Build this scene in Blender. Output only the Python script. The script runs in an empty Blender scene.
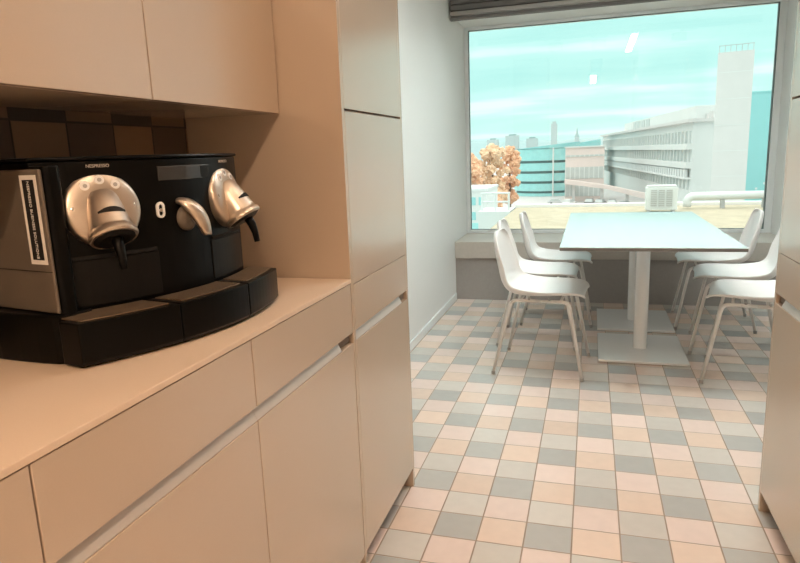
import bpy, bmesh, math, random
from mathutils import Vector, Matrix, noise as mnoise
random.seed(4)
S = bpy.context.scene
COL = S.collection
K = 0.15                     # one floor tile in metres
def t(*a): return tuple(v * K for v in a)

# ------------------------------------------------------------------ materials
def nodes_of(name):
    m = bpy.data.materials.new(name); m.use_nodes = True
    nt = m.node_tree; nt.nodes.clear()
    out = nt.nodes.new('ShaderNodeOutputMaterial')
    return m, nt, out
def mix_rgb(nt, fac, a, b, mode='MIX'):
    n = nt.nodes.new('ShaderNodeMix'); n.data_type = 'RGBA'; n.blend_type = mode
    for sock, v in ((n.inputs[0], fac), (n.inputs[6], a), (n.inputs[7], b)):
        if hasattr(v, 'links'): nt.links.new(v, sock)
        else: sock.default_value = v if not isinstance(v, tuple) or len(v) == 4 else (*v, 1)
    return n.outputs[2]
def math_n(nt, op, a, b=None, c=None):
    n = nt.nodes.new('ShaderNodeMath'); n.operation = op
    for i, v in enumerate((a, b, c)):
        if v is None: continue
        if hasattr(v, 'links'): nt.links.new(v, n.inputs[i])
        else: n.inputs[i].default_value = v
    return n.outputs[0]
def mat(name, col, rough=.5, metal=0., scale=60., amt=.06, bump=0., spec=.5, coat=0., stretch=(1, 1, 1), rvar=.12):
    m, nt, out = nodes_of(name)
    b = nt.nodes.new('ShaderNodeBsdfPrincipled'); nt.links.new(b.outputs[0], out.inputs[0])
    tc = nt.nodes.new('ShaderNodeTexCoord'); mp = nt.nodes.new('ShaderNodeMapping')
    mp.inputs['Scale'].default_value = stretch
    nt.links.new(tc.outputs['Object'], mp.inputs[0])
    no = nt.nodes.new('ShaderNodeTexNoise'); no.inputs['Scale'].default_value = scale; no.inputs['Detail'].default_value = 4
    nt.links.new(mp.outputs[0], no.inputs['Vector'])
    lo = tuple(c * (1 - amt) for c in col); hi = tuple(min(1, c * (1 + amt)) for c in col)
    nt.links.new(mix_rgb(nt, no.outputs['Fac'], lo, hi), b.inputs['Base Color'])
    b.inputs['Metallic'].default_value = metal; b.inputs['Specular IOR Level'].default_value = spec
    b.inputs['Coat Weight'].default_value = coat; b.inputs['Coat Roughness'].default_value = .22
    r = math_n(nt, 'MULTIPLY_ADD', no.outputs['Fac'], rvar, rough - rvar / 2)
    nt.links.new(r, b.inputs['Roughness'])
    if bump:
        bp = nt.nodes.new('ShaderNodeBump'); bp.inputs['Strength'].default_value = bump; bp.inputs['Distance'].default_value = .002
        nt.links.new(no.outputs['Fac'], bp.inputs['Height']); nt.links.new(bp.outputs[0], b.inputs['Normal'])
    return m
def emit(name, col, st):
    m, nt, out = nodes_of(name)
    e = nt.nodes.new('ShaderNodeEmission'); e.inputs[0].default_value = (*col, 1); e.inputs[1].default_value = st
    no = nt.nodes.new('ShaderNodeTexNoise'); no.inputs['Scale'].default_value = 3
    nt.links.new(mix_rgb(nt, no.outputs['Fac'], col, tuple(c * .97 for c in col)), e.inputs[0])
    nt.links.new(e.outputs[0], out.inputs[0]); return m
def tile_mat(name, axes, pw, ph, cols, grout, rough, offs=(0, 0), bumpy=True):
    """four quarry-tile colours repeating down each column, every other column shifted by two"""
    m, nt, out = nodes_of(name)
    b = nt.nodes.new('ShaderNodeBsdfPrincipled'); nt.links.new(b.outputs[0], out.inputs[0])
    g = nt.nodes.new('ShaderNodeNewGeometry'); sp = nt.nodes.new('ShaderNodeSeparateXYZ'); nt.links.new(g.outputs['Position'], sp.inputs[0])
    a = math_n(nt, 'MULTIPLY_ADD', sp.outputs[axes[0]], 1 / pw, offs[0]); c = math_n(nt, 'MULTIPLY_ADD', sp.outputs[axes[1]], 1 / ph, offs[1])
    fa = math_n(nt, 'FLOOR', a); fc = math_n(nt, 'FLOOR', c)
    par = math_n(nt, 'FLOORED_MODULO', fa, 2.)
    idx = math_n(nt, 'SUBTRACT', math_n(nt, 'MULTIPLY_ADD', par, 2., 1.), fc)
    idx = math_n(nt, 'FLOORED_MODULO', idx, 4.)
    idx = math_n(nt, 'MULTIPLY_ADD', idx, .25, .125)
    cr = nt.nodes.new('ShaderNodeValToRGB'); cr.color_ramp.interpolation = 'CONSTANT'
    el = cr.color_ramp.elements
    el[0].position = 0; el[0].color = (*cols[0], 1); el[1].position = .25; el[1].color = (*cols[1], 1)
    for k in (2, 3):
        e = el.new(k * .25); e.color = (*cols[k], 1)
    nt.links.new(idx, cr.inputs[0])
    cb = nt.nodes.new('ShaderNodeCombineXYZ'); nt.links.new(fa, cb.inputs[0]); nt.links.new(fc, cb.inputs[1])
    wn = nt.nodes.new('ShaderNodeTexWhiteNoise'); wn.noise_dimensions = '2D'; nt.links.new(cb.outputs[0], wn.inputs['Vector'])
    no = nt.nodes.new('ShaderNodeTexNoise'); no.inputs['Scale'].default_value = 22; no.inputs['Detail'].default_value = 5
    nt.links.new(g.outputs['Position'], no.inputs['Vector'])
    hs = nt.nodes.new('ShaderNodeHueSaturation')
    v = math_n(nt, 'ADD', math_n(nt, 'MULTIPLY_ADD', wn.outputs['Value'], .12, .88), math_n(nt, 'MULTIPLY', no.outputs['Fac'], .12))
    nt.links.new(v, hs.inputs['Value']); nt.links.new(cr.outputs[0], hs.inputs['Color'])
    def edge(x, w):
        f = math_n(nt, 'FRACT', x); d = math_n(nt, 'MINIMUM', f, math_n(nt, 'SUBTRACT', 1., f))
        mr = nt.nodes.new('ShaderNodeMapRange'); mr.inputs['From Min'].default_value = w * .6; mr.inputs['From Max'].default_value = w * 1.3
        nt.links.new(d, mr.inputs['Value']); return mr.outputs[0]
    e = math_n(nt, 'MINIMUM', edge(a, .018), edge(c, .018))
    nt.links.new(mix_rgb(nt, e, grout, hs.outputs[0]), b.inputs['Base Color'])
    nt.links.new(math_n(nt, 'MULTIPLY_ADD', e, -(.85 - rough), .85), b.inputs['Roughness'])
    bp = nt.nodes.new('ShaderNodeBump'); bp.inputs['Strength'].default_value = .5; bp.inputs['Distance'].default_value = .0015
    nt.links.new(math_n(nt, 'MULTIPLY_ADD', no.outputs['Fac'], .15, e), bp.inputs['Height']); nt.links.new(bp.outputs[0], b.inputs['Normal'])
    return m
def glass_mat(name, tint):
    m, nt, out = nodes_of(name)
    tr = nt.nodes.new('ShaderNodeBsdfTransparent'); gl = nt.nodes.new('ShaderNodeBsdfGlossy'); gl.inputs['Roughness'].default_value = 0.0
    no = nt.nodes.new('ShaderNodeTexNoise'); no.inputs['Scale'].default_value = 1.5
    nt.links.new(mix_rgb(nt, no.outputs['Fac'], tint, tuple(min(1, c * 1.01) for c in tint)), tr.inputs[0])
    fr = nt.nodes.new('ShaderNodeFresnel'); fr.inputs[0].default_value = 1.5
    mx = nt.nodes.new('ShaderNodeMixShader')
    nt.links.new(fr.outputs[0], mx.inputs[0]); nt.links.new(tr.outputs[0], mx.inputs[1]); nt.links.new(gl.outputs[0], mx.inputs[2])
    nt.links.new(mx.outputs[0], out.inputs[0]); return m

M = {}
M['cab'] = mat('cabinet laminate', (.575, .465, .365), .24, scale=350, amt=.02, spec=1.0, rvar=.01, coat=.5)
M['cabdark'] = mat('cabinet carcass', (.40, .32, .25), .55, scale=200)
M['plinth'] = mat('plinth board', (.20, .15, .11), .6)
M['worktop'] = mat('worktop composite', (.76, .61, .48), .42, scale=420, amt=.04, rvar=.03)
M['alu'] = mat('brushed aluminium', (.56, .52, .49), .45, .3, scale=90, amt=.05, stretch=(1, .03, 1))
M['wall'] = mat('painted plaster', (.80, .79, .77), .75, scale=160, amt=.02, bump=.15)
M['ceil'] = mat('ceiling paint', (.78, .77, .75), .85, scale=90, amt=.02)
M['sillc'] = mat('concrete sill', (.52, .47, .42), .6, scale=40, amt=.08)
M['parapet'] = mat('grey parapet paint', (.36, .33, .31), .7, scale=50, amt=.08)
M['frame'] = mat('window frame paint', (.78, .80, .80), .45, scale=60, amt=.02)
M['gasket'] = mat('rubber gasket', (.16, .20, .20), .6)
M['glass'] = glass_mat('tinted glazing', (.93, .99, .98))
M['blind'] = mat('grey blind fabric', (.17, .155, .15), .8, scale=300, amt=.12, bump=.2)
M['blindrail'] = mat('blind rail', (.40, .38, .36), .45, .2)
M['chair'] = mat('white chair shell', (.80, .77, .75), .45, scale=500, amt=.03)
M['chairleg'] = mat('white powder coated tube', (.72, .69, .66), .4, scale=100, amt=.03)
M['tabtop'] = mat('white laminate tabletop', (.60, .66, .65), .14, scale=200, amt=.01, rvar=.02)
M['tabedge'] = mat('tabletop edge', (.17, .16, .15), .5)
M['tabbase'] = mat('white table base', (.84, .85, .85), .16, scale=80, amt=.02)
M['black'] = mat('black glossy plastic', (.003, .0029, .0028), .30, scale=30, amt=.1, spec=.13, rvar=.02)
M['black2'] = mat('black satin plastic', (.006, .0057, .0054), .42, scale=200, amt=.15, spec=.2, rvar=.04)
M['blackin'] = mat('matt black', (.006, .006, .006), .8)
M['tank'] = mat('grey tank cover', (.15, .125, .10), .5, .2, scale=500, amt=.06, rvar=.03)
M['silver'] = mat('satin silver', (.62, .54, .46), .36, .92, scale=300, amt=.03, rvar=.02)
M['chrome'] = mat('bright chrome', (.85, .83, .80), .15, 1.0)
M['grate'] = mat('steel drip grate', (.30, .22, .15), .4, .7, scale=40, amt=.2)
M['white'] = mat('white print', (.82, .80, .76), .5)
M['icon'] = mat('white icon ring', (.9, .9, .9), .4)  # plain white, for the buttons and the switch ring
M['screen'] = mat('display window', (.035, .036, .038), .12)
M['letter'] = mat('silver lettering', (.55, .50, .45), .45)
M['lamphouse'] = mat('lamp housing', (.75, .75, .74), .4)
M['warm'] = emit('warm lamp diffuser', (1, .68, .44), 80)
M['kit'] = emit('warm fill diffuser', (1, .73, .51), 82)  # glow of the added aisle fill lights
M['mid'] = emit('white lamp diffuser', (1, .96, .92), 34)
M['cool'] = emit('cool fill diffuser', (.84, 1, .98), 88)  # glow of the added dining fill lights
FC = [(.78, .63, .565), (.75, .585, .48), (.62, .575, .525), (.47, .455, .43)]
M['floor'] = tile_mat('quarry tile floor', (0, 1), K, K * .9586, FC, (.34, .26, .20), .27)
SC = [(.15, .098, .055), (.085, .060, .040), (.034, .027, .021), (.19, .122, .066)]  # floor tile colours darkened for the shade under the wall cabinets
M['splash'] = tile_mat('shaded backsplash tile', (1, 2), .1428, .15, SC, (.04, .033, .027), .65, offs=(.857, .06))
# outside
M['asphalt'] = mat('pale asphalt', (.52, .52, .51), .9, scale=.3, amt=.1)
M['sedum'] = mat('dry roof planting', (.46, .41, .30), .95, scale=3, amt=.25)
M['kerb'] = mat('roof kerb', (.75, .74, .72), .7)
M['conc'] = mat('pale concrete', (.62, .61, .60), .85, scale=.6, amt=.06)
M['conc2'] = mat('light facade panel', (.66, .68, .67), .8, scale=.5, amt=.05)
M['concd'] = mat('hazed glass strip', (.49, .53, .52), .5, scale=1, amt=.15)  # glass tone lightened to stand in for aerial haze
M['pink'] = mat('pinkish render', (.72, .61, .58), .85, scale=.5, amt=.06)
M['teal'] = mat('teal glass panel', (.33, .66, .66), .3, scale=.8, amt=.12)
M['tealb'] = mat('teal cladding', (.27, .58, .59), .5, scale=.3, amt=.06)
M['teald'] = mat('dark floor gap', (.17, .24, .25), .6)
M['roofmetal'] = mat('white metal', (.68, .70, .70), .4, scale=4, amt=.03)
M['grille'] = mat('unit grille', (.42, .42, .42), .5, scale=40)
M['leafo'] = mat('orange foliage', (.88, .48, .31), .9, scale=1.2, amt=.35)
M['leafy'] = mat('yellow green foliage', (.84, .54, .36), .9, scale=1.2, amt=.35)
M['trunk'] = mat('bark', (.15, .11, .08), .9)
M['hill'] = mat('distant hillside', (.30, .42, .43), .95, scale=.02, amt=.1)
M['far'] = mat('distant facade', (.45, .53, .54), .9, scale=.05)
for i, c in enumerate([(.05, .055, .06), (.75, .75, .75), (.07, .07, .08), (.10, .09, .09), (.55, .56, .57), (.05, .05, .06)]):
    M['car%d' % i] = mat('car paint %d' % i, c, .3)
M['tyre'] = mat('tyre', (.02, .02, .02), .8)

# ------------------------------------------------------------------ mesh helpers
def obj(name, bm, m, parent=None, loc=None, bevel=0., smooth=False, seg=2, sub=0):
    me = bpy.data.meshes.new(name); bmesh.ops.recalc_face_normals(bm, faces=bm.faces[:]); bm.to_mesh(me); bm.free()
    for mm in (m if isinstance(m, list) else [m]): me.materials.append(mm)
    o = bpy.data.objects.new(name, me); COL.objects.link(o)
    if loc: o.location = loc
    if parent: o.parent = parent
    if smooth:
        for p in me.polygons: p.use_smooth = True
    if bevel:
        md = o.modifiers.new('bevel', 'BEVEL'); md.width = bevel; md.segments = seg; md.limit_method = 'ANGLE'; md.angle_limit = math.radians(40)
    if sub:
        md = o.modifiers.new('sub', 'SUBSURF'); md.levels = sub; md.render_levels = sub
    return o
def empty(name, loc=(0, 0, 0), rz=0.):
    o = bpy.data.objects.new(name, None); COL.objects.link(o); o.location = loc; o.rotation_euler = (0, 0, rz); o.empty_display_size = .1
    return o
def tag(o, label, cat, group=None):
    o['label'] = label; o['category'] = cat
    if group: o['group'] = group
    return o
def struct(o): o['kind'] = 'structure'; return o
def box(bm, a, b, mi=0):
    x0, y0, z0 = a; x1, y1, z1 = b
    v = [bm.verts.new(p) for p in ((x0, y0, z0), (x1, y0, z0), (x1, y1, z0), (x0, y1, z0), (x0, y0, z1), (x1, y0, z1), (x1, y1, z1), (x0, y1, z1))]
    for f in ((0, 3, 2, 1), (4, 5, 6, 7), (0, 1, 5, 4), (1, 2, 6, 5), (2, 3, 7, 6), (3, 0, 4, 7)):
        bm.faces.new([v[i] for i in f]).material_index = mi
    return bm
def B(a, b): return box(bmesh.new(), a, b)
def prism(bm, pts, z0, z1, cham=0.):
    lo = [bm.verts.new((x, y, z0)) for x, y in pts]; hi = [bm.verts.new((x, y, z1)) for x, y in pts]
    n = len(pts); bm.faces.new(lo[::-1]); bm.faces.new(hi)
    for i in range(n): bm.faces.new((lo[i], lo[(i + 1) % n], hi[(i + 1) % n], hi[i]))
    return bm
def loft(bm, rings, close=True, caps=True):
    vs = [[bm.verts.new(p) for p in r] for r in rings]
    n = len(vs[0])
    for a, b in zip(vs, vs[1:]):
        for i in range(n if close else n - 1):
            j = (i + 1) % n; bm.faces.new((a[i], a[j], b[j], b[i]))
    if caps: bm.faces.new(vs[0][::-1]); bm.faces.new(vs[-1])
    return bm
def frame_of(d):
    d = Vector(d).normalized(); a = Vector((0, 0, 1)) if abs(d.z) < .9 else Vector((1, 0, 0))
    u = d.cross(a).normalized(); return u, d.cross(u).normalized()
def tube(bm, path, r, n=10):
    path = [Vector(p) for p in path]; rings = []; u = None
    for i, p in enumerate(path):
        d = (path[min(i + 1, len(path) - 1)] - path[max(i - 1, 0)]).normalized()
        if u is None: u, w = frame_of(d)
        else:
            u = (u - d * u.dot(d)).normalized(); w = d.cross(u)
        rr = r[i] if isinstance(r, (list, tuple)) else r
        rings.append([p + (u * math.cos(2 * math.pi * k / n) + w * math.sin(2 * math.pi * k / n)) * rr for k in range(n)])
    return loft(bm, rings)
def lathe(bm, base, axis, prof, n=32):
    """prof: list of (radius, distance along axis)"""
    base = Vector(base); axis = Vector(axis).normalized(); u, w = frame_of(axis)
    return loft(bm, [[base + axis * h + (u * math.cos(2 * math.pi * k / n) + w * math.sin(2 * math.pi * k / n)) * max(r, 1e-5) for k in range(n)] for r, h in prof])
def rounded(path, rad, n=5):
    """round the inner corners of a polyline"""
    path = [Vector(p) for p in path]; out = [path[0]]
    for a, b, c in zip(path, path[1:], path[2:]):
        p = b + (a - b).normalized() * rad; q = b + (c - b).normalized() * rad
        for k in range(n + 1):
            s = k / n; out.append(p * (1 - s) ** 2 + b * 2 * s * (1 - s) + q * s * s)
    out.append(path[-1]); return out
def copy_tree(o, parent=None):
    c = o.copy(); COL.objects.link(c)
    if parent: c.parent = parent
    for ch in [x for x in bpy.data.objects if x.parent == o]: copy_tree(ch, c)
    return c
def lettering(name, txt, size, m, parent, mw):
    cu = bpy.data.curves.new(name, 'FONT'); cu.body = txt; cu.size = size; cu.extrude = .0003; cu.align_x = 'CENTER'; cu.align_y = 'CENTER'
    tmp = bpy.data.objects.new(name + '_tmp', cu); COL.objects.link(tmp)
    dg = bpy.context.evaluated_depsgraph_get(); dg.update()
    me = bpy.data.meshes.new_from_object(tmp.evaluated_get(dg)); me.name = name; me.materials.clear(); me.materials.append(m)
    bpy.data.objects.remove(tmp); bpy.data.curves.remove(cu)
    o = bpy.data.objects.new(name, me); COL.objects.link(o); o.parent = parent; o.matrix_local = mw
    return o
def basis(o, x, y):
    x = Vector(x).normalized(); y = Vector(y).normalized(); z = x.cross(y)
    m = Matrix((x, y, z)).transposed().to_4x4(); m.translation = Vector(o); return m

# ------------------------------------------------------------------ room shell (metres)
WX = -2.1 * K                       # left wall plane
PY = 20.8 * K                       # parapet front
GY = 24.9 * K                       # glazing plane
SZ = 3.35 * K                       # sill top
HZ = 15.46 * K                      # head of the opening
CZ = 16.8 * K                       # ceiling
RX = 14.72 * K                      # right wall of dining end
BY = -34 * K                        # wall behind the camera
struct(obj('floor', B((WX - .2, BY - .2, -.12), (RX + .2, PY + .05, 0)), M['floor']))
struct(obj('ceiling', B((WX - .2, BY - .2, CZ), (RX + .2, GY + .2, CZ + .15)), M['ceil']))
struct(obj('wall_left', B((WX - .2, BY - .2, 0), (WX, GY + .2, CZ)), M['wall']))
struct(obj('wall_right', B((RX, BY - .2, 0), (RX + .2, GY + .2, CZ)), M['wall']))
struct(obj('wall_back', B((WX, BY - .2, 0), (RX, BY, CZ)), M['wall']))
struct(obj('wall_parapet', B((WX, PY + .03, 0), (RX, GY + .2, SZ - .14)), M['parapet']))
struct(obj('wall_lintel', B((WX, PY, HZ), (RX, GY + .2, CZ)), M['wall']))
struct(obj('trim_1', B((WX, PY, SZ - .14), (RX, GY + .2, SZ)), M['sillc'], bevel=.004))
struct(obj('baseboard_left', B((WX, .25 * K, 0), (WX + .012, PY, .06)), M['frame'], bevel=.003))
struct(obj('wall_backsplash', B((WX, -22 * K, 6.1 * K), (WX + .006, -3.62 * K, 9.2 * K)), M['splash']))
w = struct(empty('window_1', (0, GY, SZ)))
def wpart(name, bm, m, **k): o = obj(name, bm, m, w, **k); return o
x0, x1, zt = WX, RX, HZ - SZ
fr = bmesh.new(); fw = .032
box(fr, (x0, -.03, 0), (x0 + fw, .05, zt)); box(fr, (x1 - .05, -.03, 0), (x1, .05, zt)); box(fr, (x0 + fw, -.03, 0), (x1 - .05, .05, .03)); box(fr, (x0 + fw, -.03, zt - .025), (x1 - .05, .05, zt))
wpart('window_frame', fr, M['frame'], bevel=.003)
gk = bmesh.new(); a, b, g = x0 + fw, x1 - .05, .004
box(gk, (a, -.012, .03), (a + g, .02, zt - .025)); box(gk, (b - g * 2, -.012, .03), (b, .02, zt - .025)); box(gk, (a + g, -.012, .03), (b - g, .02, .03 + g)); box(gk, (a + g, -.012, zt - .025 - g), (b - g, .02, zt - .025))
wpart('window_gasket', gk, M['gasket'])
wpart('window_pane', B((a + g, -.004, .03 + g), (b - g * 2, .006, zt - .025 - g)), M['glass'])

# roller blind, rolled up in front of the lintel
bl = tag(empty('window_blind', (0, PY - .035, 15.12 * K)), 'grey fabric blind drawn fully up above the window', 'blind')
xs, xe = WX + .01, RX - .03
f = bmesh.new()
for k in range(4): box(f, (xs, -.03 + .006 * k, .065 + .045 * k), (xe, .028, .105 + .045 * k))
obj('blind_fabric', f, M['blind'], bl, bevel=.008)
obj('blind_rail', B((xs, -.034, .026), (xe, .028, .058)), M['blindrail'], bl, bevel=.006)
obj('hem_bar', B((xs, -.026, -.006), (xe, .02, .02)), M['blind'], bl, bevel=.006)

# ------------------------------------------------------------------ kitchen, left run
FX = 1.07 * K                       # front plane of doors
CT = 6.11 * K                       # worktop top
def yk(v): return v * K
def grip(bm, d, ya, yb, face):
    # sloping aluminium profile in the slot between drawer and door
    sec = [(d - .0195, 4.80 * K), (d - .0195, 4.905 * K), (d - .002, 4.905 * K), (d - .002, 4.918 * K), (d - .0165, 5.12 * K), (d - .0195, 5.16 * K), (d - .0205, 5.16 * K), (d - .0205, 4.80 * K)]
    return loft(bm, [[(face * x, y, z) for x, z in sec] for y in (ya, yb)])
def base_cabinet(y0, y1, label):
    r = tag(empty('base_cabinet', (WX, yk((y0 + y1) / 2), 0)), label, 'cabinet', 'handleless base cabinets under the worktop')
    h = (y1 - y0) / 2 * K; d = FX - WX; g = .0016
    obj('carcass', B((.002, -h + .001, .075), (d - .021, h - .001, CT - .012)), M['cabdark'], r)
    obj('drawer', B((d - .019, -h + g, 5.10 * K), (d, h - g, 6.02 * K)), M['cab'], r, bevel=.0012)
    obj('door', B((d - .019, -h + g, .5 * K), (d, h - g, 4.90 * K)), M['cab'], r, bevel=.0012)
    ch = bmesh.new(); grip(ch, d, -h + .0005, h - .0005 - (.085 if y1 > -4 else 0), 1)
    obj('grip_channel', ch, M['alu'], r)
    obj('plinth', B((.01, -h + .001, 0), (d - .05, h - .001, .075)), M['plinth'], r)
    return r, h, d
r, h, d = base_cabinet(-7.22, -3.62, 'handleless beige base cabinet beside the tall cupboard')
obj('end_stop', B((d - .0195, h - .083, 4.93 * K), (d - .012, h - .003, 5.09 * K)), M['plinth'], r)
base_cabinet(-10.67, -7.22, 'handleless beige base cabinet under the coffee machine tray')
base_cabinet(-14.3, -10.67, 'handleless beige base cabinet, only its corner in view past the coffee machine')
tag(obj('worktop', B((WX + .008, yk(-21), CT - .0115), (FX + .002, yk(-3.62), CT)), M['worktop'], bevel=.0015), 'thin pale beige worktop carrying the coffee machine', 'worktop')

def tall_cabinet(x, y0, y1, face, label, depth, cat='cabinet', open_side=False):
    """face +1: doors look along +x"""
    r = tag(empty('tall_cabinet', (x, yk((y0 + y1) / 2), 0)), label, cat)
    h = (y1 - y0) / 2 * K; d = depth; g = .0016; top = CZ - .01
    def bx(xa, xb, ya, yb, za, zb):
        xa, xb = (xa, xb) if face > 0 else (-xb, -xa); return B((xa, ya, za), (xb, yb, zb))
    obj('carcass', bx(.002, d - .021, -h + .0185, h - .0185, .075, top), M['cabdark'], r)
    obj('side_panel', bx(.002, d, -h, -h + .018, 0, top), M['cab'], r, bevel=.001)
    obj('side_panel', bx(.002, d, h - .018, h, 0, top), M['cab'], r, bevel=.001)
    ya, yb = -h + .018 + g, h - .018 - g
    for za, zb in ((9.13 * K, top - .003), (5.985 * K, 9.09 * K)): obj('door', bx(d - .019, d, ya, yb, za, zb), M['cab'], r, bevel=.0012)
    obj('drawer', bx(d - .019, d, ya, yb, 5.11 * K, 5.97 * K), M['cab'], r, bevel=.0012)
    obj('door', bx(d - .019, d, ya, yb, .5 * K, 4.90 * K), M['cab'], r, bevel=.0012)
    c = grip(bmesh.new(), d, ya, yb - .06, face)
    obj('grip_channel', c, M['alu'], r)
    obj('end_stop', bx(d - .0195, d - .012, yb - .058, yb - .003, 4.93 * K, 5.10 * K), M['plinth'], r)
    obj('plinth', bx(.01, d - .05, -h + .019, h - .019, 0, .075), M['plinth'], r)
    return r
tall_cabinet(WX, -3.6, .12, 1, 'tall beige cupboard at the end of the worktop', FX - WX)
tall_cabinet(9.07 * K + .58, -3.6, .8, -1, 'tall beige cupboard at the right edge, opposite the worktop', .58)
tall_cabinet(9.07 * K + .58, -7.65, -3.63, -1, 'tall beige cupboard next to the edge one, out of view', .58)

UX = -.11 * K
def wall_cabinet(y0, y1, label):
    r = tag(empty('wall_cabinet', (WX, yk((y0 + y1) / 2), 9.1 * K)), label, 'cabinet', 'wall cabinets above the worktop')
    h = (y1 - y0) / 2 * K; d = UX - WX; g = .0016; top = CZ - .01 - 9.1 * K
    obj('carcass', B((.002, -h + .001, .012), (d - .021, h - .001, top)), M['cabdark'], r)
    obj('bottom_panel', B((.002, -h + .001, .0), (d - .021, h - .001, .011)), M['cab'], r)
    obj('door', B((d - .019, -h + g, 0), (d, h - g, top - .003)), M['cab'], r, bevel=.0012)
wall_cabinet(-7.1, -3.62, 'beige wall cabinet next to the tall cupboard')
wall_cabinet(-10.6, -7.1, 'beige wall cabinet over the left half of the coffee machine')
wall_cabinet(-14.1, -10.6, 'beige wall cabinet beyond the left edge of the view')

# ------------------------------------------------------------------ coffee machine: local x = forward, y = to its right, z up
cm = tag(empty('coffee_machine', (.21 * K, -7.1 * K, CT), math.radians(-10.7)), 'black and silver two headed coffee machine on the worktop', 'coffee machine')
def arc(u, x0=-.015, k=.065): return x0 - k * (u / .25) ** 2
def span(a, b, n=12): return [a + (b - a) * i / n for i in range(n + 1)]
def facing(u): return math.atan(2 * .065 * u / .0625)
HW = .252
def body_outline(x0, hw, back): return [(arc(u, x0), u) for u in span(-hw, hw - .024, 28)] + [(back, hw - .024), (back, -hw)]
bm = bmesh.new(); prism(bm, body_outline(-.015, HW, -.285), .006, .3385)
obj('housing', bm, M['black'], cm, bevel=.003)
bm = bmesh.new(); prism(bm, body_outline(-.011, HW + .004, -.288), .339, .3455)
obj('lid', bm, M['black'], cm, bevel=.003)
# seams of the front and panels under the heads
for u0, u1 in ((-.222, -.062), (.080, .218)):
    bm = bmesh.new(); us = span(u0, u1, 10)
    prism(bm, [(arc(u, -.0125), u) for u in us] + [(arc(u, -.03), u) for u in us[::-1]], .085, .168)
    p = obj('container_door', bm, M['black2'], cm, bevel=.0015)
    bm = bmesh.new(); us = span(u0 + .004, u1 - .004, 10)
    prism(bm, [(arc(u, -.0105), u) for u in us] + [(arc(u, -.02), u) for u in us[::-1]], .1695, .175)
    obj('finger_slot', bm, M['blackin'], p)
# display
bm = bmesh.new(); us = span(-.045, .095, 10)
prism(bm, [(arc(u, -.0135), u) for u in us] + [(arc(u, -.03), u) for u in us[::-1]], .297, .324)
dsp = obj('display', bm, M['screen'], cm, bevel=.001)
bm = bmesh.new(); us = span(.067, .092, 4)
prism(bm, [(arc(u, -.0128), u) for u in us] + [(arc(u, -.03), u) for u in us[::-1]], .299, .322)
obj('display_key', bm, M['black2'], dsp)
# drip trays
def tray_front(u): return .070 * (1 - abs(u / (.285 if u < 0 else .262)) ** 1.9) + .008 * max(0, -u / .27)
def tray(u0, u1, grate):
    bm = bmesh.new(); us = span(u0, u1, 10)
    fr_ = [(tray_front(u), u) for u in us]; bk = [(arc(u) - .004 if abs(u) < HW else (-.085 if u > 0 else -.036), u) for u in us[::-1]]
    lo = [(x - .006, y) for x, y in fr_] + bk
    loft(bm, [[(x, y, .004) for x, y in lo], [(x, y, .012) for x, y in fr_ + bk], [(x, y, .078) for x, y in fr_ + bk]])
    tr = obj('drip_tray', bm, M['black'], cm, bevel=.0025)
    if grate:
        bm = bmesh.new(); us = span(u0 + .012, u1 - .012, 10); n = 9
        def fx(u, s): a_, b_ = arc(u) + .006, tray_front(u) - .012; return a_ + (b_ - a_) * s
        for k in range(n):
            s0, s1 = (k + .12) / n, (k + .78) / n
            prism(bm, [(fx(u, s0), u) for u in us] + [(fx(u, s1), u) for u in us[::-1]], .0785, .0808)
        obj('grate', bm, M['grate'], tr)
tray(-.270, -.0985, True); tray(-.0965, .0895, True); tray(.0915, .262, True)
# water tank on the left end
bm = bmesh.new()
def rr(x0, x1, y0, y1, r, n=6):
    pts = []
    for cx, cy, a0 in ((x1 - r, y1 - r, 0), (x0 + r, y1 - r, 90), (x0 + r, y0 + r, 180), (x1 - r, y0 + r, 270)):
        for k in range(n + 1):
            a = math.radians(a0 + 90 * k / n); pts.append((cx + r * math.cos(a), cy + r * math.sin(a)))
    return pts
bm = bmesh.new(); prism(bm, rr(-.266, -.041, -.2525, -.222, .010), .006, .332); obj('side_column', bm, M['black'], cm, bevel=.003)
bm = bmesh.new(); prism(bm, rr(-.264, -.046, -.2595, -.253, .003), .0875, .327)
tk = obj('water_tank', bm, M['tank'], cm, bevel=.004)
bm = bmesh.new(); prism(bm, [(-.040, -.2), (-.040, -.252), (-.044, -.261), (-.056, -.267), (-.09, -.274), (-.13, -.280), (-.18, -.285), (-.225, -.286), (-.255, -.282), (-.27, -.27), (-.274, -.25), (-.274, -.2)], .0, .086)
obj('tank_base', bm, M['black'], cm, bevel=.004)
bm = bmesh.new(); prism(bm, rr(-.2635, -.0465, -.2602, -.254, .003), .158, .1592)
obj('tank_seam', bm, M['black2'], tk)
# label of the tank
lc = (-.0755, -.2598, .2445)
obj('label_border', B((lc[0] - .0215, -.2602, lc[2] - .0735), (lc[0] + .0215, -.256, lc[2] + .0735)), M['white'], tk)
obj('label_field', B((lc[0] - .0145, -.2607, lc[2] - .066), (lc[0] + .0145, -.256, lc[2] + .066)), M['blackin'], tk)
lettering('label_lettering', 'NESPRESSO BUSINESS SOLUTIONS', .0084, M['white'], tk, basis((lc[0], -.2610, lc[2]), (0, 0, -1), (1, 0, 0)))
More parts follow.
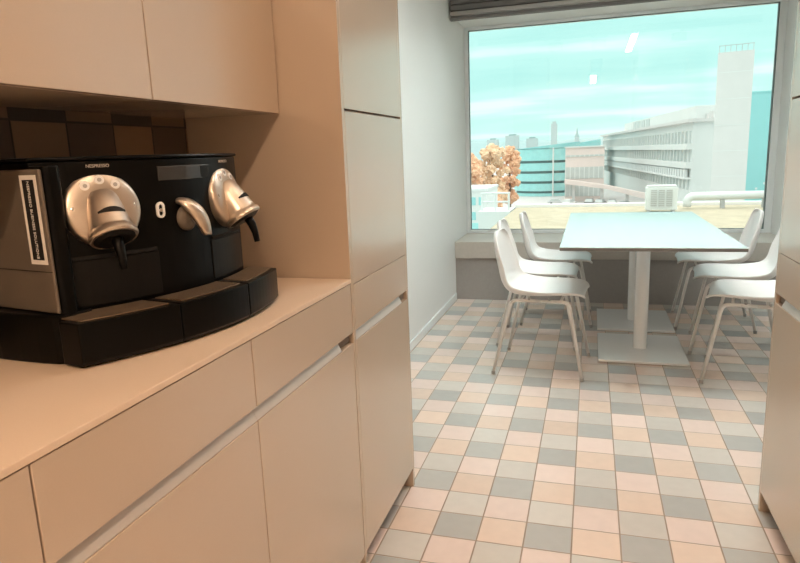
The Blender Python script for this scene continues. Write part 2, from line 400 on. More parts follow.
# heads
def head(u, label):
    a = facing(u); ca, sa = math.cos(a), math.sin(a)
    c = Vector((arc(u) + .001, u, .254))
    def L(x, y, z): return c + Vector((x * ca - y * sa, x * sa + y * ca, z))      # x out of the machine, y to its right
    tilt = math.radians(12)
    nrm = (L(math.cos(tilt), 0, math.sin(tilt)) - c).normalized()
    bm = bmesh.new(); lathe(bm, c - nrm * .02, nrm, [(.060, -.01), (.0645, .0), (.066, .022), (.064, .028), (.058, .0315), (.036, .0345), (.0001, .0352)], 48)
    hd = obj('brew_head', bm, M['silver'], cm, smooth=True); hd.modifiers.new('es', 'EDGE_SPLIT').split_angle = math.radians(50)
    if label: hd['label'] = label
    up = (Vector((0, 0, 1)) - nrm * nrm.z).normalized(); side = nrm.cross(up) * -1
    if side.dot(L(0, 1, 0) - c) < 0: side = -side
    def on(y, z, o): return c + nrm * (.0135 + o) + side * y + up * z
    for y, z in ((-.0255, .0395), (0, .049), (.0255, .0395)):
        bm = bmesh.new(); lathe(bm, on(y, z, -.004), nrm, [(.0086, -.003), (.0086, .0035), (.0075, .0045), (.0001, .0045)], 20)
        bt = obj('button', bm, M['icon'], hd)
        bm = bmesh.new(); lathe(bm, on(y, z, .0006), nrm, [(.0036, -.001), (.0036, .0008), (.0001, .001)], 12); obj('button_icon', bm, M['grille'], hd)
    for y in (-.051, .051):
        bm = bmesh.new(); lathe(bm, on(y, .002, -.003), nrm, [(.0045, -.004), (.0045, .0012), (.003, .002), (.0001, .002)], 14); obj('screw', bm, M['chrome'], hd)
    # snout: a tapering drum leaning out and down
    ax = (L(.52, 0, -.854) - c).normalized(); p0 = L(.003, 0, .012)
    bm = bmesh.new(); lathe(bm, p0, ax, [(.012, -.018), (.0235, -.0135), (.028, -.004), (.0315, .018), (.0340, .04), (.0360, .054), (.0365, .058), (.0405, .062), (.0415, .069), (.039, .073)], 40)
    sn = obj('snout', bm, M['silver'], hd, smooth=True); sn.modifiers.new('es', 'EDGE_SPLIT').split_angle = math.radians(40)
    # dark mouth slit on the front of the drum
    fwd = (L(.854, 0, .52) - c).normalized(); sd = (L(0, 1, 0) - c).normalized()
    bm = bmesh.new(); rings = []
    for k in range(13):
        th = math.radians(-42 + 84 * k / 12); s = k / 12; hh = .0058 * math.sin(math.pi * min(max(s, .06), .94)) ** .6
        q = p0 + ax * (.036 - .003 * math.cos(th)) + (fwd * math.cos(th) + sd * math.sin(th)) * .0330
        o = (fwd * math.cos(th) + sd * math.sin(th))
        rings.append([q - ax * hh - o * .004, q - ax * hh + o * .0016, q + ax * hh * .55 + o * .0022, q + ax * hh * .55 - o * .004])
    loft(bm, rings); obj('slot', bm, M['blackin'], hd)
    bm = bmesh.new(); lathe(bm, p0 + ax * .070, ax, [(.036, -.004), (.036, .0025), (.026, .007), (.0001, .007)], 32); ub = obj('nozzle_plate', bm, M['black2'], hd)
    q = p0 + ax * .073 + (L(.004, 0, 0) - c)
    bm = bmesh.new(); tube(bm, [q + Vector((0, 0, .01)), q + Vector((0, 0, -.012)) + (L(.012, 0, 0) - c), q + Vector((0, 0, -.03)) + (L(.018, 0, 0) - c), q + Vector((0, 0, -.05)) + (L(.021, 0, 0) - c)], [.010, .009, .007, .006], 12)
    obj('spout', bm, M['black'], ub, smooth=True)
    lx = u + .002
    lettering('brand_lettering', 'NESPRESSO', .0078, M['letter'], cm, basis((arc(u, -.012), u, .3285), (-sa, ca, 0), (0, 0, 1)))
head(-.156, 'silver brewing head facing the camera'); head(.152, 'silver brewing head turned towards the tall cupboard')
# keyhole shaped switch
u = -.048; a = facing(u)
def ring(bm, c, r0, r1, oval, d):
    n = 28; rings = []
    for k in range(n):
        th = 2 * math.pi * k / n; y, z = math.cos(th), math.sin(th)
        e = oval if z > 0 else -oval
        rings.append([(c[0], c[1] + r1 * y, c[2] + r1 * z + e), (c[0] + d, c[1] + r1 * y, c[2] + r1 * z + e), (c[0] + d, c[1] + r0 * y, c[2] + r0 * z + e), (c[0], c[1] + r0 * y, c[2] + r0 * z + e)])
    vs = [[bm.verts.new(p) for p in r_] for r_ in rings]
    for i in range(n):
        A, Bq = vs[i], vs[(i + 1) % n]
        for j in range(4): bm.faces.new((A[j], A[(j + 1) % 4], Bq[(j + 1) % 4], Bq[j]))
bm = bmesh.new(); ring(bm, (arc(u) - .001, u, .2425), .0048, .0092, .006, .004); sw = obj('switch_ring', bm, M['icon'], cm)
bm = bmesh.new(); lathe(bm, (arc(u) - .001, u, .2425), (1, 0, 0), [(.0036, 0), (.0036, .004), (.0001, .004)], 12); obj('switch_button', bm, M['chrome'], sw)
# hot water spout between the heads: a curved fin
bm = bmesh.new(); rings = []
u = .014; a = facing(u); od = Vector((math.cos(a), math.sin(a), 0)); sd = Vector((-math.sin(a), math.cos(a), 0)); base = Vector((arc(u) - .002, u, .256))
for k in range(13):
    s = k / 12; ang = s * math.pi / 2
    c_ = base + od * (.002 + .034 * math.sin(ang)) + Vector((0, 0, -.070 * (1 - math.cos(ang)))) + sd * (.034 * s - .016)
    wdt = .010 + .010 * math.sin(math.pi * s); th = .004 + .003 * math.sin(math.pi * s)
    tg = (od * .034 * math.cos(ang) - Vector((0, 0, 1)) * .070 * math.sin(ang)).normalized(); nn = tg.cross(sd).normalized()
    rings.append([c_ + sd * wdt * math.cos(2 * math.pi * j / 12) + nn * th * 1.6 * math.sin(2 * math.pi * j / 12) for j in range(12)])
loft(bm, rings); fin = obj('water_spout', bm, M['silver'], cm, smooth=True)
bm = bmesh.new(); lathe(bm, base + Vector((0, 0, -.034)), od, [(.026, -.006), (.026, .004), (.020, .012), (.0001, .014)], 24)
obj('spout_mount', bm, M['tank'], cm, smooth=True)

# ------------------------------------------------------------------ table
TX, TY = 7.16 * K, 14.15 * K
tb = tag(empty('dining_table', (TX, TY, 0)), 'long white table with two pedestals standing under the window', 'table')
hx, hy, tz = 2.92 * K, 6.15 * K, 4.98 * K
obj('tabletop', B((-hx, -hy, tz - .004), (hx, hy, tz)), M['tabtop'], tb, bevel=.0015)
obj('tabletop_edge', B((-hx + .001, -hy + .001, tz - .019), (hx - .001, hy - .001, tz - .0042)), M['tabedge'], tb, bevel=.001)
for yc in (12.75, 17.35):
    y = yc * K - TY; x = 7.31 * K - TX
    pb = obj('base_plate', B((x - .25, y - .29, .002), (x + .25, y + .29, .016)), M['tabbase'], tb, bevel=.003)
    bm = bmesh.new(); lathe(bm, (x, y, .016), (0, 0, 1), [(.041, 0), (.041, tz - .05), (.041, tz - .045)], 32)
    c_ = obj('column', bm, M['tabbase'], tb, smooth=True); c_.modifiers.new('es', 'EDGE_SPLIT').split_angle = math.radians(50)
    obj('mounting_plate', B((x - .16, y - .16, tz - .03), (x + .16, y + .16, tz - .0195)), M['tabedge'], tb)

# ------------------------------------------------------------------ chairs (local +x is the way a sitter faces)
def shell_bm():
    P_ = [(.236, .440, .150), (.232, .451, .178), (.214, .460, .198), (.17, .463, .212), (.09, .456, .219), (0, .446, .221), (-.09, .444, .219), (-.155, .453, .216), (-.195, .483, .213),
          (-.217, .53, .211), (-.231, .59, .207), (-.243, .65, .199), (-.254, .71, .185), (-.262, .755, .160), (-.267, .782, .120), (-.269, .790, .075)]
    bm = bmesh.new(); nv = 14; rows = []
    for i, (x, z, wd) in enumerate(P_):
        xa, za, _ = P_[max(0, i - 1)]; xb, zb, _ = P_[min(len(P_) - 1, i + 1)]
        tx, tz_ = xb - xa, zb - za; l = math.hypot(tx, tz_); nx, nz = tz_ / l, -tx / l            # towards the sitter
        bend = math.exp(-((i - 7.5) / 3.2) ** 2); dish = .014 + .042 * bend + (.016 if i > 9 else 0)
        row = []
        for j in range(nv + 1):
            v = -1 + 2 * j / nv; ri = dish * abs(v) ** 2.6
            row.append(bm.verts.new((x + nx * ri, wd * math.sin(v * math.pi / 2 * .93) / math.sin(math.pi / 2 * .93), z + nz * ri)))
        rows.append(row)
    for a, b in zip(rows, rows[1:]):
        for j in range(nv): bm.faces.new((a[j], a[j + 1], b[j + 1], b[j]))
    return bm
def make_chair():
    r = empty('shell_chair')
    sh = obj('seat_shell', shell_bm(), M['chair'], r, smooth=True)
    sd = sh.modifiers.new('solid', 'SOLIDIFY'); sd.thickness = .012; sd.offset = 0
    sb = sh.modifiers.new('sub', 'SUBSURF'); sb.levels = 1; sb.render_levels = 2
    for sx in (1, -1):
        for sy in (1, -1):
            fx_, fy = sx * .243, sy * .23; tx, ty = (.165 if sx > 0 else -.15), sy * .178
            path = rounded([(fx_, fy, .012), (tx, ty, .424), (.008, ty, .424)], .035)
            bm = bmesh.new(); tube(bm, path, .0098, 12); lg = obj('leg', bm, M['chairleg'], r, smooth=True)
            bm = bmesh.new(); lathe(bm, (fx_, fy, 0), (0, 0, 1), [(.011, 0), (.0118, .004), (.0118, .016), (.0105, .02)], 14); obj('foot_glide', bm, M['blindrail'], lg)
    for x in (.12, -.1):
        bm = bmesh.new(); tube(bm, [(x, -.176, .427), (x, .176, .427)], .008, 8); obj('seat_frame', bm, M['chairleg'], r, smooth=True)
    for x in (.06, -.05):
        for y in (-.178, .178):
            bm = bmesh.new(); lathe(bm, (x, y, .425), (0, 0, 1), [(.008, 0), (.008, .016), (.006, .018)], 10); obj('fixing_lug', bm, M['blindrail'], r)
    return r
ch0 = make_chair()
spots = [(3.55, 10.15, -4, 'white shell chair nearest the tall cupboard, on the left side of the table'),
         (3.15, 13.80, -1, 'white shell chair in the middle of the three on the left side of the table'),
         (3.72, 17.4, 1, 'white shell chair nearest the window, on the left side of the table'),
         (11.0, 10.25, 168, 'white shell chair beside the right cupboard edge, largest on the right side of the table'),
         (11.0, 13.8, 172, 'white shell chair in the middle of the three on the right side of the table'),
         (10.78, 17.6, 176, 'white shell chair nearest the window, on the right side of the table')]
for i, (x, y, a, lab) in enumerate(spots):
    o = ch0 if i == 0 else copy_tree(ch0)
    o.location = (x * K, y * K, 0); o.rotation_euler = (0, 0, math.radians(a)); tag(o, lab, 'chair', 'white shell chairs around the table')

# ------------------------------------------------------------------ ceiling lamps and added fill downlights
def lamp(x, y, lx, ly, m, label):
    r = tag(empty('ceiling_lamp', (x * K, y * K, CZ)), label, 'lamp', 'linear ceiling lamps')
    obj('lamp_housing', B((-lx / 2 - .012, -ly / 2 - .012, -.035), (lx / 2 + .012, ly / 2 + .012, 0)), M['lamphouse'], r, bevel=.003)
    obj('lamp_diffuser', B((-lx / 2, -ly / 2, -.039), (lx / 2, ly / 2, -.0352)), m, r)
lamp(8.15, 5.8, .07, 1.45, M['mid'], 'slim white ceiling lamp past the end of the cupboards')
lamp(5.2, -21.5, .10, 1.35, M['warm'], 'slim warm ceiling lamp behind the viewer')
def can(x, y, label, m='cool', grp='added fill downlights over the dining end'):
    r = tag(empty('fill_downlight', (x * K, y * K, CZ)), label, 'lamp', grp)
    bm = bmesh.new(); lathe(bm, (0, 0, 0), (0, 0, -1), [(.085, 0), (.085, .085), (.078, .085), (.074, .012), (.0001, .012)], 28); obj('lamp_housing', bm, M['blackin'], r)
    bm = bmesh.new(); lathe(bm, (0, 0, -.014), (0, 0, -1), [(.070, 0), (.070, .003), (.0001, .003)], 28); obj('lamp_diffuser', bm, M[m], r)
for j, y in enumerate((7.5, 12.5, 17.5)):  # unseen cool fixtures added to brighten the table and the floor
    for i, x in enumerate((2.2, 5.6, 11.6)):
        can(x, y, 'added round fill downlight, %s row, %s column seen from the cupboards' % (('nearest', 'middle', 'window side')[j], ('left', 'centre', 'right')[i]))

for y, w_ in ((-4.5, 'nearest the tall cupboard'), (-10.0, 'in front of the coffee machine')):  # unseen warm fixtures added to brighten the worktop
    can(5.5, y, 'added round warm fill downlight over the kitchen aisle, ' + w_, 'kit', 'added warm fill downlights over the kitchen aisle')

# ------------------------------------------------------------------ outside
GZ = -10.76
struct(obj('ground', B((-600, 4.5, GZ - .5), (600, 1500, GZ)), M['asphalt']))
rt = struct(obj('roof_terrace', B((-1.55, GY + .22, -1.2), (14, 19.0, -.6)), M['sedum']))
tag(obj('roof_kerb', B((-1.6, 19.0, -1.2), (14, 19.25, -.5)), M['kerb'], bevel=.02), 'pale kerb along the far edge of the planted roof', 'kerb')
# air conditioning unit on the roof
ac = tag(empty('air_conditioner', (2.68, 17.2, -.6)), 'white rooftop air conditioning unit behind the table', 'air conditioner'); ac.scale = (.92, .92, .93)
obj('casing', B((-.45, -.2, .06), (.45, .2, .74)), M['roofmetal'], ac, bevel=.02)
obj('top_cover', B((-.42, -.18, .74), (.42, .18, .80)), M['roofmetal'], ac, bevel=.03)
bm = bmesh.new()
for k in range(3): box(bm, (-.31 + k * .22, -.212, .16), (-.14 + k * .22, -.202, .66))
obj('grille', bm, M['grille'], ac)
bm = bmesh.new()
for k in range(9): box(bm, (-.33, -.222, .17 + k * .055), (.32, -.214, .185 + k * .055))
obj('grille_bar', bm, M['roofmetal'], ac)
for x in (-.35, .35): obj('foot', B((x - .04, -.2, 0), (x + .04, .2, .058)), M['grille'], ac)
# ventilation duct
du = tag(empty('duct_pipe', (4.3, 17.9, -.6)), 'thick white pipe lying across the planted roof, right of the rooftop unit', 'pipe')
bm = bmesh.new(); tube(bm, rounded([(-.85, 0, .06), (-.85, 0, .36), (1.5, .25, .36)], .2), .115, 20); obj('pipe_run', bm, M['roofmetal'], du, smooth=True)
for x, y in ((.1, .10), (1.2, .22)): obj('support', B((x - .05, y - .1, 0), (x + .05, y + .1, .25)), M['grille'], du)
# small cowl at the right
cw = tag(empty('roof_cowl', (5.62, 16.6, -.6)), 'grey sloped roof cowl at the window right corner', 'cowl')
bm = bmesh.new(); loft(bm, [[(-.35, -.4, 0), (.7, -.4, 0), (.7, .4, 0), (-.35, .4, 0)], [(.1, -.3, .62), (.7, -.3, .62), (.7, .3, .62), (.1, .3, .62)]]); obj('hood', bm, M['grille'], cw, bevel=.02)
obj('rim', B((.05, -.33, .62), (.72, .33, .68)), M['roofmetal'], cw, bevel=.01)
# white railing left of the roof
ra = tag(empty('terrace_railing', (-1.9, 18.0, -.6)), 'white tubular railing left of the planted roof', 'railing')
obj('slab', B((-.7, -.3, -.6), (.29, 1.2, 0)), M['conc2'], ra)
for x in (-.62, -.2, .22):
    bm = bmesh.new(); tube(bm, [(x, 0, 0), (x, 0, .55)], .035, 10); obj('post', bm, M['roofmetal'], ra)
for z in (.28, .55):
    bm = bmesh.new(); tube(bm, [(-.66, 0, z), (.26, 0, z)], .03, 10); obj('rail', bm, M['roofmetal'], ra)

def windows(parent, x0, x1, zs, y, nx, m, h, w):
    for z in zs:
        for k in range(nx):
            xc = x0 + (x1 - x0) * (k + .5) / nx
            obj('window', B((xc - w / 2, y - .05, z), (xc + w / 2, y + .05, z + h)), m, parent)
# white low house
wh = tag(empty('white_house', (-11.2, 62, GZ)), 'small white building with gridded windows at the left window edge', 'building')
top = -2.65 - GZ
obj('wall', B((-3, 0, 0), (1.9, 8, top)), M['conc2'], wh); obj('roof', B((-3.1, -.1, top), (2.0, 8.1, top + .25)), M['roofmetal'], wh)
windows(wh, -2.8, 1.7, (top - 1.4, top - 2.9), 0, 6, M['tealb'], .8, .45)
windows(wh, -2.8, 1.7, (top - 4.4,), 0, 3, M['teal'], 1.2, 1.2)

# office block: runs away from the tower; facade looks towards -x
A_, E_ = Vector((16.75, 115, 0)), Vector((4.4, 232, 0)); dl = (E_ - A_); Lb = dl.length; ang = math.atan2(dl.y, dl.x)
ob = tag(empty('office_building', (A_.x, A_.y, GZ), ang), 'long grey office block with window bands, left of the tower', 'building')
top = 4.75 - GZ
obj('wall', B((0, -7, 0), (Lb, 0, top)), M['conc2'], ob)                     # local x along the facade, +y towards the viewer side
sgn = 1
obj('roof_slab', B((-.5, -7.4, top), (Lb + .5, .9, top + .55)), M['conc'], ob)
def zl(v): return v - GZ
for za, zb in ((1.3, 3.35), (-1.75, .3), (-6.4, -4.6)):
    st = obj('window_band', B((1.2, -.2, zl(za)), (Lb - 1, .06, zl(zb))), M['concd'], ob)
    bm = bmesh.new()
    for k in range(46): box(bm, (1.2 + k * (Lb - 3) / 45, .06, zl(za)), (1.6 + k * (Lb - 3) / 45, .35, zl(zb)))
    obj('mullion', bm, M['conc2'], st)
for za, zb in ((.3, 1.3), (-2.8, -1.75)): obj('floor_band', B((0, 0, zl(za)), (Lb, .9, zl(zb))), M['conc2'], ob)
bm = bmesh.new(); 
for k in range(60): box(bm, (1 + k * (Lb - 3) / 60, .3, zl(-4.3)), (1 + (k + .6) * (Lb - 3) / 60, .8, zl(-3.0)))
obj('balustrade', bm, M['roofmetal'], ob)
obj('balcony_slab', B((0, 0, zl(-4.6)), (Lb, 1.0, zl(-4.3))), M['conc2'], ob)
ph = obj('penthouse', B((8, -6.5, top + .55), (88, -2.4, top + 3.0)), M['conc2'], ob)
bm = bmesh.new()
for k in range(4): box(bm, (50 + k * 6, -2.45, top + .9), (54 + k * 6, -2.25, top + 2.7))
obj('penthouse_window', bm, M['concd'], ph)
bm = bmesh.new()
for k in range(5): box(bm, (3 + k * 2.2, -5, top + .55), (3.9 + k * 2.2, -4, top + 1.6 + .3 * (k % 2)))
obj('roof_plant', bm, M['conc'], ob)

# concrete tower
tw = tag(empty('concrete_tower', (19.7, 100, GZ), math.radians(-10.5)), 'tall blank concrete tower rising above the other buildings', 'tower')
top = 13.6 - GZ
obj('shaft', B((-2.25, 0, 0), (2.25, 6, top)), M['conc'], tw)
bm = bmesh.new()
for k in range(1, 7): box(bm, (-2.26, -.03, k * 3.6), (2.26, 6.03, k * 3.6 + .08))
obj('casting_joint', bm, M['conc2'], tw)
for x in [-2.1 + .7 * k for k in range(7)]: obj('railing_post', B((x - .035, .05, top), (x + .035, .12, top + .85)), M['grille'], tw)
obj('top_rail', B((-2.2, .05, top + .85), (2.2, .12, top + .93)), M['grille'], tw)
# teal block behind the tower
te = tag(empty('teal_building', (33.5, 140, GZ)), 'flat teal clad building behind the tower at the right', 'building')
top = 10.45 - GZ
obj('wall', B((-3.5, 0, 0), (6, 12, top)), M['tealb'], te); obj('roof', B((-3.6, -.1, top), (6.1, 12.1, top + .3)), M['tealb'], te)
bm = bmesh.new()
for k in range(3): box(bm, (-1.5 + k * 1.4, -.05, 2.6 + k), (-1.1 + k * 1.4, .03, 3.0 + k))
obj('wall_light', bm, M['roofmetal'], te)
# round glazed building
rb = tag(empty('round_building', (-10.95, 176, GZ)), 'round teal glass building with dark floor gaps', 'building')
lv = [(-10.76, -10.0), (-9.4, -7.5), (-6.85, -4.9), (-4.25, -2.25), (-1.6, 1.42)]
bm = bmesh.new(); lathe(bm, (0, 0, 0), (0, 0, 1), [(7.9, 0), (7.9, 1.5 - GZ)], 48); obj('core', bm, M['teald'], rb)
for za, zb in lv:
    bm = bmesh.new(); lathe(bm, (0, 0, 0), (0, 0, 1), [(8.0, za - GZ), (8.55, za - GZ + .02), (8.55, zb - GZ), (8.0, zb - GZ + .02)], 48); obj('glass_band', bm, M['teal'], rb)
bm = bmesh.new(); loft(bm, [[(8.75 * math.cos(2 * math.pi * k / 40), 8.75 * math.sin(2 * math.pi * k / 40), 1.4 - GZ + (.09 * 8.75 * math.cos(2 * math.pi * k / 40) + .75) * f_ + .1 * (1 - f_)) for k in range(40)] for f_ in (0, 1)]); obj('roof', bm, M['tealb'], rb)
bm = bmesh.new(); tube(bm, [(2.3, -8.95, 0), (2.3, -8.95, 1.6 - GZ)], .2, 10); obj('stair_column', bm, M['conc2'], rb)
# sloping teal hall behind it
hl = tag(empty('teal_hall', (-1.8, 200, GZ)), 'low teal roof rising behind the round building', 'building')
bm = bmesh.new(); loft(bm, [[(-7, 0, 0), (5, 0, 0), (5, 14, 0), (-7, 14, 0)], [(-7, 0, 2.0 - GZ), (5, 0, 3.6 - GZ), (5, 14, 3.6 - GZ), (-7, 14, 2.0 - GZ)]]); obj('wall', bm, M['tealb'], hl)
# pinkish block
pk = tag(empty('pink_building', (-.9, 150, GZ)), 'pinkish low block between round building and office block', 'building')
top = 1.35 - GZ
obj('wall', B((-4.1, 0, 0), (4.4, 12, top)), M['pink'], pk); obj('roof', B((-4.3, -.3, top), (4.5, 12, top + .3)), M['conc2'], pk)
for za, zb in ((-2.6 - GZ + 1.9, -.7 - GZ + .4), (-5.6 - GZ, -3.0 - GZ), (-9.6 - GZ, -7.0 - GZ)):
    st = obj('window_band', B((-4.15, -.12, za), (4.3, .05, zb)), M['concd'], pk)
    bm = bmesh.new()
    for k in range(9): box(bm, (-4.1 + k * 1.03, -.2, za), (-3.9 + k * 1.03, -.1, zb))
    obj('mullion', bm, M['conc2'], st)
# raised ramp
rp = tag(empty('raised_ramp', (-5, 147, GZ)), 'pinkish raised road ramp sloping down towards the rooftop unit', 'ramp')
bm = bmesh.new(); loft(bm, [[(0, 0, 4.2), (0, 2.5, 4.2), (0, 2.5, 5.2), (0, 0, 5.2)], [(9, -6, 3.2), (9, -3.5, 3.2), (9, -3.5, 4.0), (9, -6, 4.0)], [(17.5, -14, 1.2), (17.5, -11.5, 1.2), (17.5, -11.5, 2.4), (17.5, -14, 2.4)]]); obj('deck', bm, M['pink'], rp)
for x, y, z in ((2, -.2, 4.1), (8, -4.2, 3.3), (13, -8.7, 2.3)): obj('pillar', B((x - .3, y, 0), (x + .3, y + .8, z)), M['conc'], rp)

# cars
car0 = None
def make_car(m):
    r = empty('car')
    bm = bmesh.new(); loft(bm, [[(-2.1, y, z) for y, z in ((-.85, .35), (.85, .35), (.85, .75), (-.85, .75))], [(-1.9, y, z) for y, z in ((-.88, .25), (.88, .25), (.88, .85), (-.88, .85))],
        [(1.3, y, z) for y, z in ((-.88, .25), (.88, .25), (.88, .85), (-.88, .85))], [(2.1, y, z) for y, z in ((-.8, .32), (.8, .32), (.8, .62), (-.8, .62))]]); obj('car_body', bm, m, r, bevel=.08)
    bm = bmesh.new(); loft(bm, [[(-1.8, -.8, .85), (.9, -.8, .85), (.9, .8, .85), (-1.8, .8, .85)], [(-1.3, -.65, 1.42), (.2, -.65, 1.42), (.2, .65, 1.42), (-1.3, .65, 1.42)]]); obj('car_cabin', bm, M['concd'], r, bevel=.06)
    obj('car_roof', B((-1.25, -.62, 1.42), (.15, .62, 1.46)), m, r, bevel=.02)
    for x in (-1.3, 1.3):
        for y in (-.8, .8):
            bm = bmesh.new(); lathe(bm, (x, y - .1, .32), (0, 1, 0), [(.2, 0), (.32, .02), (.32, .18), (.2, .2)], 16); obj('wheel', bm, M['tyre'], r)
    return r
cs = [(-6.2, 141, 0, 'grey car parked below the round building, first in the line'), (-3.6, 138.5, 70, 'white car parked second in the line from the round building'), (.6, 139, 80, 'dark car parked third in the line from the round building'),
      (2.7, 137.5, 75, 'black car parked fourth in the line from the round building'), (5.0, 136, 85, 'dark car parked fifth in the line from the round building'), (7.4, 130.5, 60, 'dark car parked last in the line, nearest the rooftop unit')]
for i, (x, y, a, lab) in enumerate(cs):
    o = make_car(M['car%d' % [4, 1, 0, 2, 3, 5][i]]); o.location = (x, y, GZ); o.rotation_euler = (0, 0, math.radians(a)); tag(o, lab, 'car', 'cars parked below the buildings')

# autumn trees
def tree(x, y, h, rad, m, label):
    r = tag(empty('autumn_tree', (x, y, GZ)), label, 'tree', 'autumn trees by the round building')
    bm = bmesh.new(); tube(bm, [(0, 0, 0), (.1, 0, h * .3), (0, .1, h * .6)], [.35, .28, .15], 8); obj('trunk', bm, M['trunk'], r)
    bm = bmesh.new()
    for k in range(80):
        th = random.uniform(0, 6.283); q = random.uniform(0, 1) ** .6; zz = random.uniform(.18, 1)
        rr_ = rad * .85 * q * math.sqrt(max(.1, 1 - (2 * zz - 1.1) ** 2))
        c_ = Vector((rr_ * math.cos(th), rr_ * math.sin(th), h * zz - rad * .25)); s = rad * random.uniform(.14, .26)
        res = bmesh.ops.create_icosphere(bm, subdivisions=3, radius=s)
        for v in res['verts']:
            v.co = v.co * (1 + .7 * mnoise.noise(v.co * (2.2 / s) + c_ * 3)) + c_
    obj('foliage', bm, m, r)
tree(-22.0, 118, 12.2, 4.0, M['leafo'], 'orange autumn tree at the left edge of the window')
tree(-17.8, 124, 13.6, 3.6, M['leafy'], 'tallest brownish tree standing left of the round building')
tree(-15.5, 132, 13.2, 2.8, M['leafo'], 'slim rusty tree touching the round building')
tree(-25.5, 135, 12.6, 4.2, M['leafy'], 'pale tree behind the orange one at the window edge')
tree(-16.0, 108, 6.0, 2.6, M['leafo'], 'low orange tree in front of the round building')

# skyline
bm = bmesh.new(); n = 60; rings = []
for k in range(n + 1):
    x = -900 + 1500 * k / n; hgt = 8 + 10 * mnoise.noise(Vector((x * .006, 3.1, 0))) + 4 * mnoise.noise(Vector((x * .03, 7, 0)))
    rings.append([(x, 900, GZ), (x, 980, GZ + 16 + hgt), (x, 1100, GZ + 20 + hgt), (x, 1150, GZ)])
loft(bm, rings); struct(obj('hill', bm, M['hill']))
ft = tag(empty('far_tower', (-32.3, 600, GZ)), 'slim far tower on the skyline above the round building', 'tower')
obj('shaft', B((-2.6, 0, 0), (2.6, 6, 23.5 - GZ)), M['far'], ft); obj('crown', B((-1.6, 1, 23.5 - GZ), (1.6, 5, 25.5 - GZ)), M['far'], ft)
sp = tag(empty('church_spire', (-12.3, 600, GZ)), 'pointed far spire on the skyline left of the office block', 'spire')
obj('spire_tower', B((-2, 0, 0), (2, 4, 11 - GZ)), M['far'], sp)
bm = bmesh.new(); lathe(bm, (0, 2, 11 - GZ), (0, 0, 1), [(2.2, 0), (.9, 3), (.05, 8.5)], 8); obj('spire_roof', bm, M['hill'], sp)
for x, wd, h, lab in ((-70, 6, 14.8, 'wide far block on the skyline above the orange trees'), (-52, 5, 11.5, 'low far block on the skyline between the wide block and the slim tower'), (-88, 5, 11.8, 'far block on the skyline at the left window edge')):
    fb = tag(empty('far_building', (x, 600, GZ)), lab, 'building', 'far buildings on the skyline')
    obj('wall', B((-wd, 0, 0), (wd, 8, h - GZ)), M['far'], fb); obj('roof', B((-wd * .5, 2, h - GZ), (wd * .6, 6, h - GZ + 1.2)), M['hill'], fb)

# ------------------------------------------------------------------ sky
wld = bpy.data.worlds.new('overcast sky'); S.world = wld; wld.use_nodes = True
nt = wld.node_tree; nt.nodes.clear()
out = nt.nodes.new('ShaderNodeOutputWorld'); bg = nt.nodes.new('ShaderNodeBackground'); nt.links.new(bg.outputs[0], out.inputs[0])
tc = nt.nodes.new('ShaderNodeTexCoord'); sp_ = nt.nodes.new('ShaderNodeSeparateXYZ'); nt.links.new(tc.outputs['Generated'], sp_.inputs[0])
zc = math_n(nt, 'MAXIMUM', sp_.outputs[2], 0.)
zz = math_n(nt, 'ADD', zc, .10)
cb = nt.nodes.new('ShaderNodeCombineXYZ')
nt.links.new(math_n(nt, 'MULTIPLY', math_n(nt, 'DIVIDE', sp_.outputs[0], zz), .42), cb.inputs[0]); nt.links.new(math_n(nt, 'DIVIDE', sp_.outputs[1], zz), cb.inputs[1])
no = nt.nodes.new('ShaderNodeTexNoise'); no.inputs['Scale'].default_value = 1.15; no.inputs['Detail'].default_value = 6; no.inputs['Roughness'].default_value = .5
nt.links.new(cb.outputs[0], no.inputs['Vector'])
cr = nt.nodes.new('ShaderNodeValToRGB'); el = cr.color_ramp.elements
el[0].position = .36; el[0].color = (.40, .66, .63, 1); el[1].position = .64; el[1].color = (.72, .80, .76, 1)
e = el.new(.52); e.color = (.47, .71, .675, 1)
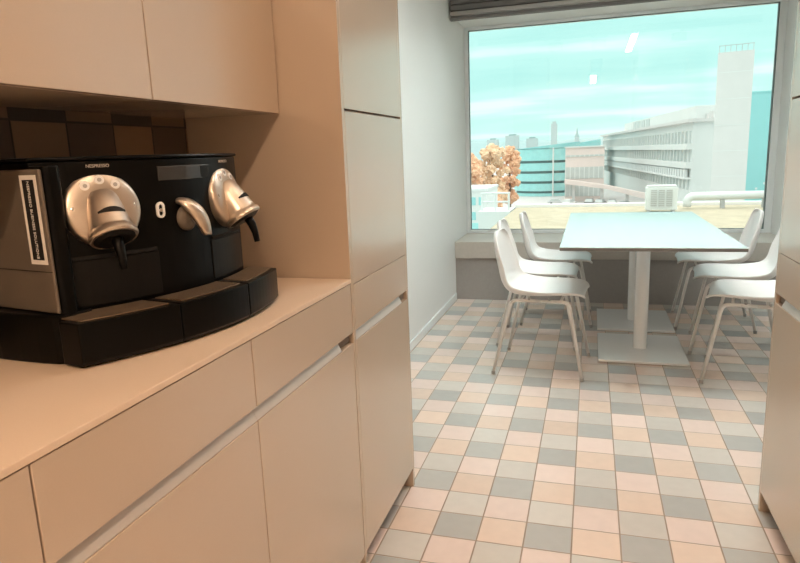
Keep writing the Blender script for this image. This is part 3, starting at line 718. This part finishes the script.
nt.links.new(no.outputs['Fac'], cr.inputs[0])
hz = nt.nodes.new('ShaderNodeMapRange'); hz.inputs['From Min'].default_value = .0; hz.inputs['From Max'].default_value = .11; hz.inputs['To Min'].default_value = .55; hz.inputs['To Max'].default_value = 0.
nt.links.new(zc, hz.inputs['Value'])
low = mix_rgb(nt, hz.outputs[0], cr.outputs[0], (.62, .76, .72, 1))           # paler towards the horizon
up = nt.nodes.new('ShaderNodeMapRange'); up.interpolation_type = 'SMOOTHSTEP'; up.inputs['From Min'].default_value = .24; up.inputs['From Max'].default_value = .7
nt.links.new(zc, up.inputs['Value'])
sky = mix_rgb(nt, up.outputs[0], low, (1.9, 1.72, 1.64, 1))                    # bright white overcast overhead
nt.links.new(sky, bg.inputs[0]); bg.inputs[1].default_value = 1.0
# sampling portal in the window opening
pl = bpy.data.lights.new('window portal', 'AREA'); pl.shape = 'RECTANGLE'; pl.size = RX - WX - .08; pl.size_y = HZ - SZ - .06; pl.cycles.is_portal = True
po = bpy.data.objects.new('window_portal', pl); COL.objects.link(po); po.location = ((RX + WX) / 2, GY - .05, (HZ + SZ) / 2); po.rotation_euler = (math.radians(-90), 0, 0)

# ------------------------------------------------------------------ camera
f, aa, bb, cc = 634.36, .29562, -.19688, .03812
R = Matrix.Rotation(aa, 3, 'Z') @ Matrix.Rotation(bb, 3, 'X') @ Matrix.Rotation(cc, 3, 'Y')
cam = bpy.data.cameras.new('camera'); cam.sensor_width = 36; cam.lens = 36 * f / 800; cam.clip_end = 3000; cam.clip_start = .02
co = bpy.data.objects.new('camera', cam); COL.objects.link(co)
rt_, fw_, up_ = R.col[0], R.col[1], R.col[2]
m4 = Matrix((rt_, up_, -fw_)).transposed().to_4x4(); m4.translation = (5.24513 * K, -14.22543 * K, 8.2946 * K); co.matrix_world = m4
S.camera = co
S.view_settings.view_transform = 'Standard'; S.view_settings.look = 'None'; S.view_settings.exposure = 0.62; S.view_settings.gamma = 1.0; S.view_settings.use_curve_mapping = False
